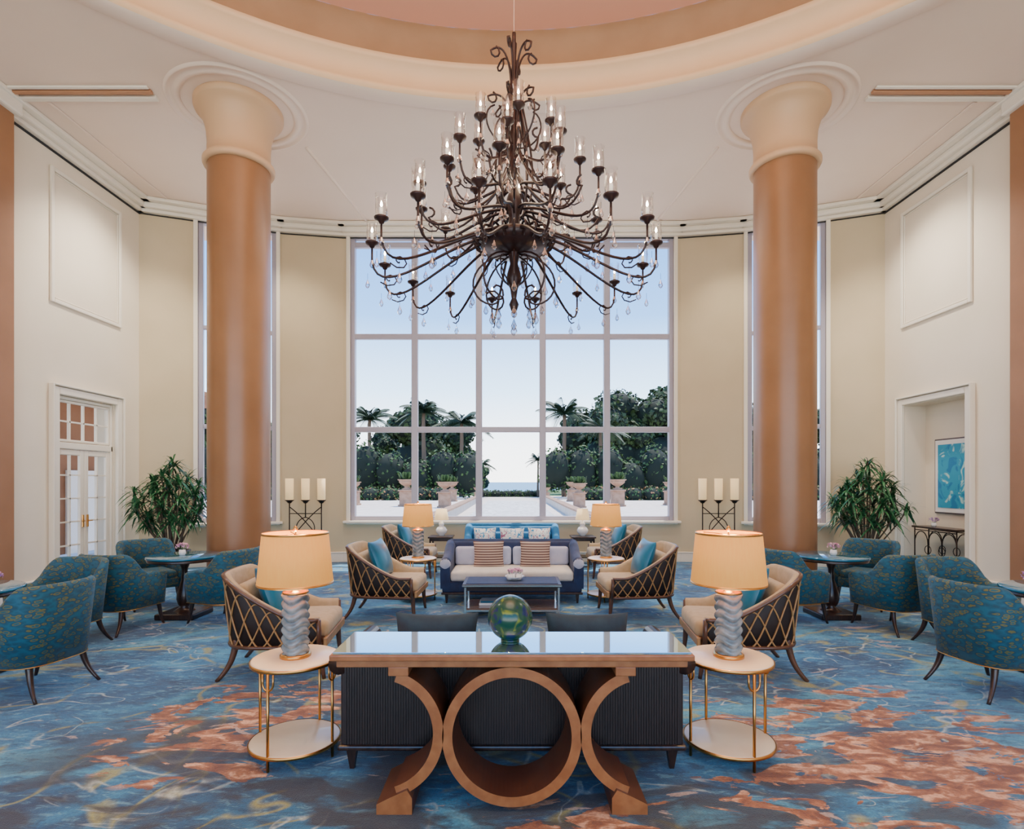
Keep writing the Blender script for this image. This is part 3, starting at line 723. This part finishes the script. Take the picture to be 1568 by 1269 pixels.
b.lathe([(.03,6.05),(.022,5.9),(.03,5.7),(.05,5.62),(.03,5.5),(.03,5.2),(.06,5.1),(.07,5.0),(.035,4.9),(.03,4.6),(.07,4.5),(.09,4.4),(.05,4.3),(.06,4.14)],(0,0,0),bronze,16)
b.lathe([(.06,3.95),(.04,3.83),(.07,3.73),(.08,3.66),(.04,3.58),(.025,3.48),(.05,3.42),(.03,3.36),(0,3.32)],(0,0,0),bronze,16)
drop(b,(0,0,3.32),1.5)
for k in range(8):
    a=2*pi*k/8
    b.tube(bez(pol(a,.09,4.3),pol(a,.3,4.6),pol(a,.12,5.2),pol(a,.05,5.6),12),.01,bronze,6)
    b.tube(bez(pol(a,.05,3.93),pol(a,.5,3.88),pol(a,.5,3.45),pol(a,.22,3.42),12)+[Vector(pol(a,.22-.07*math.sin(t*.7),3.42+.07*(1-math.cos(t*.7)))) for t in range(1,7)],.010,bronze,6)
    drop(b,pol(a,.42,3.58),1.2); drop(b,pol(a,.22,3.42),1.4)
    b.tube(bez(pol(a,.03,3.6),pol(a,.2,3.7),pol(a,.25,3.93),pol(a,.1,3.88),8),.008,bronze,5)
for k in range(6):
    a=2*pi*k/6+.26
    for (zb_,h,R) in ((5.58,.42,.24),(5.22,.30,.27)):
        b.tube(bez(pol(a,.03,zb_),pol(a,.03,zb_+h*.8),pol(a,R*.5,zb_+h*1.15),pol(a,R,zb_+h*.85),12)+[Vector(pol(a,R+.0-.05*(1-math.cos(t*.75))*.9,zb_+h*.85-.055*math.sin(t*.75))) for t in range(1,7)],.010,bronze,6)
    b.tube(bez(pol(a,.05,5.0),pol(a,.3,5.05),pol(a,.35,5.35),pol(a,.2,5.4),10),.009,bronze,6)
    drop(b,pol(a,.22,5.42),1)
b.tube([(0,0,6.0),(0,0,6.16)],.02,bronze,8); b.tube([(0,0,6.16),(0,0,8.70)],.005,domem,6)
b.lathe([(.0,8.60),(.12,8.62),(.16,8.66),(.16,8.69)],(0,0,0),bronze,24)
b.build('chandelier',(.02,5.6,0))
# ---------------------------------------------------------------- exterior
pave=M('terrace_paving',(.66,.56,.5),.8,col2=(.78,.68,.61),nscale=1.5,bump=.1,bscale=8)
cobble=M('cobbled_path',(.5,.47,.45),.8,col2=(.75,.72,.7),nscale=2.5,ndist=1,bump=.2,bscale=5,lo=.45,hi=.55)
b=B(); b.box((0,35,-.16),(160,70,.1),pave); b.build('terrace_ground')
b=B(); b.box((0,34,-.10),(4.4,34,.02),cobble); b.build('garden_path')
lawnm=M('lawn',(.05,.12,.02),.9,col2=(.09,.17,.03),nscale=.5)
b=B(); b.box((-63,95,-.18),(116,52,.1),lawnm); b.box((63,95,-.18),(116,52,.1),lawnm); b.build('lawn_ground')
b=B(); b.add([(-3000,70,-.3),(3000,70,-.3),(3000,6000,-.3),(-3000,6000,-.3)],[(0,1,2,3)],M('sea_water',(.07,.22,.36),.45,bump=.1,bscale=.5)); b.build('sea_ground')
def urn():
    b=B(); b.box((0,0,.5),(.8,.8,1.0),stone,.03); b.box((0,0,1.04),(.95,.95,.1),stone,.02); b.box((0,0,.06),(.95,.95,.12),stone,.02)
    b.lathe([(.0,1.09),(.3,1.09),(.28,1.16),(.13,1.22),(.12,1.3),(.3,1.40),(.44,1.52),(.5,1.62),(.46,1.66),(.58,1.72),(.58,1.76),(.48,1.76),(.4,1.68),(0,1.62)],(0,0,0),stone,32)
    for k in range(160):
        a=random.uniform(0,2*pi); r=random.uniform(.1,.5); h=random.uniform(.1,.6)
        c=Vector((r*.6*math.cos(a),r*.6*math.sin(a),1.66)); e=c+Vector((r*.6*math.cos(a),r*.6*math.sin(a),h)); s=Vector((-math.sin(a),math.cos(a),0))*.05
        b.add([c-s,c+s,e+s,e-s],[(0,1,2,3)],hedgem,False)
    return b
u=None
for (x,y,s) in ((-4.6,38,.95),(4.6,38,.95),(-7.6,40,1.1),(7.6,40,1.1),(-5.4,50,1),(5.4,50,1),(-3.3,53,.7),(3.3,53,.7),(-12,42,1),(12,42,1)):
    if u is None: u=urn().build('stone_urn',(x,y,-.11)).data
    else: place(u,'stone_urn',(x,y,-.11),0,s)
for sx in (-1,1):
    b=B()
    pts=bez((sx*3.4,17,.0),(sx*2.6,24,0),(sx*3.2,34,0),(sx*3.0,49,0),14)
    for p,q in zip(pts,pts[1:]):
        d=q-p; a=math.atan2(d.y,d.x); c=(p+q)/2
        b.box((c.x,c.y,.12),(d.length+.1,.3,.45),whitestone,R=RZ(a)); b.box((c.x,c.y,.38),(d.length+.12,.45,.08),stone,R=RZ(a))
    b.build('balustrade')
def leafy(b,blobs,n,size,m,core,flat=1):
    for (c,r) in blobs:
        c=Vector(c)
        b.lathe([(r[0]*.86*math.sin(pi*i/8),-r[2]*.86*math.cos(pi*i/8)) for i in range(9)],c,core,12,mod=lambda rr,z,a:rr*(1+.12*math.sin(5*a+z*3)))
        for i in range(n):
            u=Vector((random.gauss(0,1),random.gauss(0,1),random.gauss(0,1))).normalized(); k=random.uniform(.82,1.12)
            p=c+Vector((u.x*r[0],u.y*r[1],u.z*r[2]))*k
            t=Vector((random.gauss(0,1),random.gauss(0,1),random.gauss(0,1))).normalized(); s=u.cross(t).normalized()*size*random.uniform(.5,1.2); t=t*size*random.uniform(.5,1.2)
            b.add([p-s,p-t*.6,p+s,p+t],[(0,1,2,3)],m,False)
def tree(seed,h,r,n=9):
    random.seed(seed); b=B(); b.tube([(0,0,0),(.1,0,h*.4),(0,.1,h*.7)],[.3,.22,.15],stemm,8)
    bl=[]
    for i in range(n):
        a=random.uniform(0,2*pi); q=random.uniform(.2,.66)*r; rr=random.uniform(.3,.48)*r
        bl.append(((q*math.cos(a),q*math.sin(a)*.7,random.uniform(.45,.84)*h),(rr,rr*.8,rr*.75)))
    bl.append(((0,0,h-.4*r),(.5*r,.5*r,.4*r))); bl.append(((0,0,h*.32),(r*.9,r*.7,h*.32)))
    leafy(b,bl,520,.34,treem,treecore); return b
T1=tree(3,12,5.5).build('broadleaf_tree',(-12.5,76,0)).data
T2m=tree(11,13,6.0).build('broadleaf_tree',(19,74,0),0).data
for (me,x,y,s,r) in ((T1,-9.0,84,.92,1),(T2m,-19,84,.78,2),(T1,-24,78,.85,.3),(T1,9.8,80,1.0,2.5),(T2m,14.5,76,1.1,1.2),(T1,25,76,1.3,.4),(T2m,32,78,1,2),(T1,-32,72,.8,4),(T1,-40,70,1,1),(T2m,-50,72,1,2),(T1,44,74,1,5),(T2m,56,70,1,3),(T1,-6.4,112,.42,2),(T2m,8.0,112,.42,1)):
    place(me,'broadleaf_tree',(x,y,-.12),r,s)
def palm(seed,h):
    random.seed(seed); b=B()
    b.tube(bez((0,0,0),(.3,0,h*.3),(-.2,0,h*.7),(0,0,h),10),[.28-.1*i/10 for i in range(11)],stemm,8)
    for k in range(26):
        a=2*pi*k/26+random.uniform(-.15,.15); el=random.uniform(-.1,1.25); L=random.uniform(2.6,3.6)
        dx=Vector((math.cos(a),math.sin(a),0)); side=Vector((-math.sin(a),math.cos(a),0)); pts=[]
        for i in range(13):
            t=i/12; pts.append(Vector((0,0,h))+dx*(math.cos(el)*L*t)+Vector((0,0,math.sin(el)*L*t-1.5*t*t)))
        b.tube(pts,.03,palmm,4)
        for i in range(1,13):
            ll=1.0*math.sin(pi*(.12+.8*i/13))
            for s in (-1,1):
                for o in (0,.5):
                    p=pts[i]+(pts[i-1]-pts[i])*o; e=p+side*s*ll*.85+dx*.35*ll+Vector((0,0,-.45*ll)); w_=dx*.07
                    b.add([p-w_,p+w_,e],[(0,1,2)],palmm,False)
    return b
P1=palm(5,9).build('palm_tree',(-16.4,64,-.12)).data; P2=palm(8,8).build('palm_tree',(10.4,65,-.12)).data
for (me,x,y,s,r) in ((P1,-10.5,66,1.12,1),(P2,-6.0,66,1.1,2),(P2,-3.4,64,.48,2),(P1,3.0,64,.48,2),(P1,6.2,66,1.1,3),(P1,-21,64,1.0,1.3),(P1,24,64,.9,1)):
    place(me,'palm_tree',(x,y,-.12),r,s)
random.seed(21)
flm=M('flower_bed_leaves',(.03,.09,.02),.8,col2=(.5,.2,.08),nscale=2.5,lo=.5,hi=.68)
for sx in (-1,1):
    b=B(); bl=[]
    for i in range(12):
        bl.append(((sx*(4.8+i*2.6+random.uniform(-.3,.3)),58+random.uniform(-.6,.6),random.uniform(1.7,3.0)),(1.9,1.4,random.uniform(1.9,3.1))))
    leafy(b,bl,460,.2,hedgem,treecore); b.build('hedge')
    b=B(); bl=[((sx*(7+i*1.6+random.uniform(-.3,.3)),53.5,.4),(1.1,.9,.8)) for i in range(16)]
    leafy(b,bl,200,.16,flm,treecore); b.build('flower_bed')
b=B(); leafy(b,[((-3.2+i*1.3,66,.15),(1.0,.8,.55)) for i in range(6)],220,.12,hedgem,treecore); b.build('hedge')
# ---------------------------------------------------------------- lights & world
w=bpy.data.worlds.new('World'); S.world=w; w.use_nodes=True; N=w.node_tree.nodes; L=w.node_tree.links
bg=N['Background']; tc=N.new('ShaderNodeTexCoord'); sp=N.new('ShaderNodeSeparateXYZ'); r=N.new('ShaderNodeValToRGB')
L.new(tc.outputs['Generated'],sp.inputs[0]); L.new(sp.outputs['Z'],r.inputs[0]); L.new(r.outputs[0],bg.inputs[0])
e=r.color_ramp.elements; e[0].position=0; e[0].color=(1,1,.98,1); e[1].position=1; e[1].color=(.05,.13,.3,1)
for pos,c in ((.06,(.9,.95,1)),(.16,(.42,.64,.9)),(.28,(.13,.30,.62)),(.42,(.07,.2,.5))):
    x=e.new(pos); x.color=(*c,1)
bg.inputs[1].default_value=5.5
light('SUN','sun',(0,0,20),9,(1,.94,.85),.01,(math.radians(-16),math.radians(10),0))
light('AREA','dome_fill_light',(0,.8,8.05),190,(1,.8,.6),5,(0,0,0))  # added area light, warm fill from above the frame
for sx in (-1,1):
    aim(light('SPOT','fill_spot',(sx*5.4,5.0,6.7),220,(1,.9,.76),.15,spot=2.0,blend=.8),(sx*4.6,5.2,0))  # added fill spot over the dining side, no fitting modelled
    aim(light('SPOT','wall_washer',(sx*5.3,8.9,6.72),560,(1,.9,.78),.15,spot=1.7,blend=.9),(sx*6.92,9.1,3.0))
    aim(light('SPOT','wall_washer',(sx*4.2,9.9,6.72),240,(1,.88,.72),.15,spot=1.6,blend=.9),(sx*4.6,11.0,2.0))
    aim(light('SPOT','fill_spot',(sx*2.2,8.6,6.75),480,(1,.95,.9),.15,spot=1.5,blend=.8),(sx*2.4,7.8,0))  # added fill spot over the rear seating, no fitting modelled
light('POINT','chandelier_glow',(.02,5.6,4.75),35,(1,.74,.5),.3)
light('AREA','soffit_fill_light',(0,9.4,6.78),90,(1,.92,.82),1.5,(0,0,0),5)  # added area light filling the window end from overhead
light('AREA','dome_fill_uplight',(0,3,7.3),240,(1,.68,.46),4,(pi,0,0))  # added disk facing up to brighten the dome, no lamp there
# ---------------------------------------------------------------- camera
cd=bpy.data.cameras.new('camera'); cd.lens=36*850/1568; cd.sensor_width=36; cd.shift_y=.066; cd.clip_end=8000
co=bpy.data.objects.new('camera',cd); S.collection.objects.link(co); co.location=(0,0,1.63); co.rotation_euler=(pi/2,0,0); S.camera=co
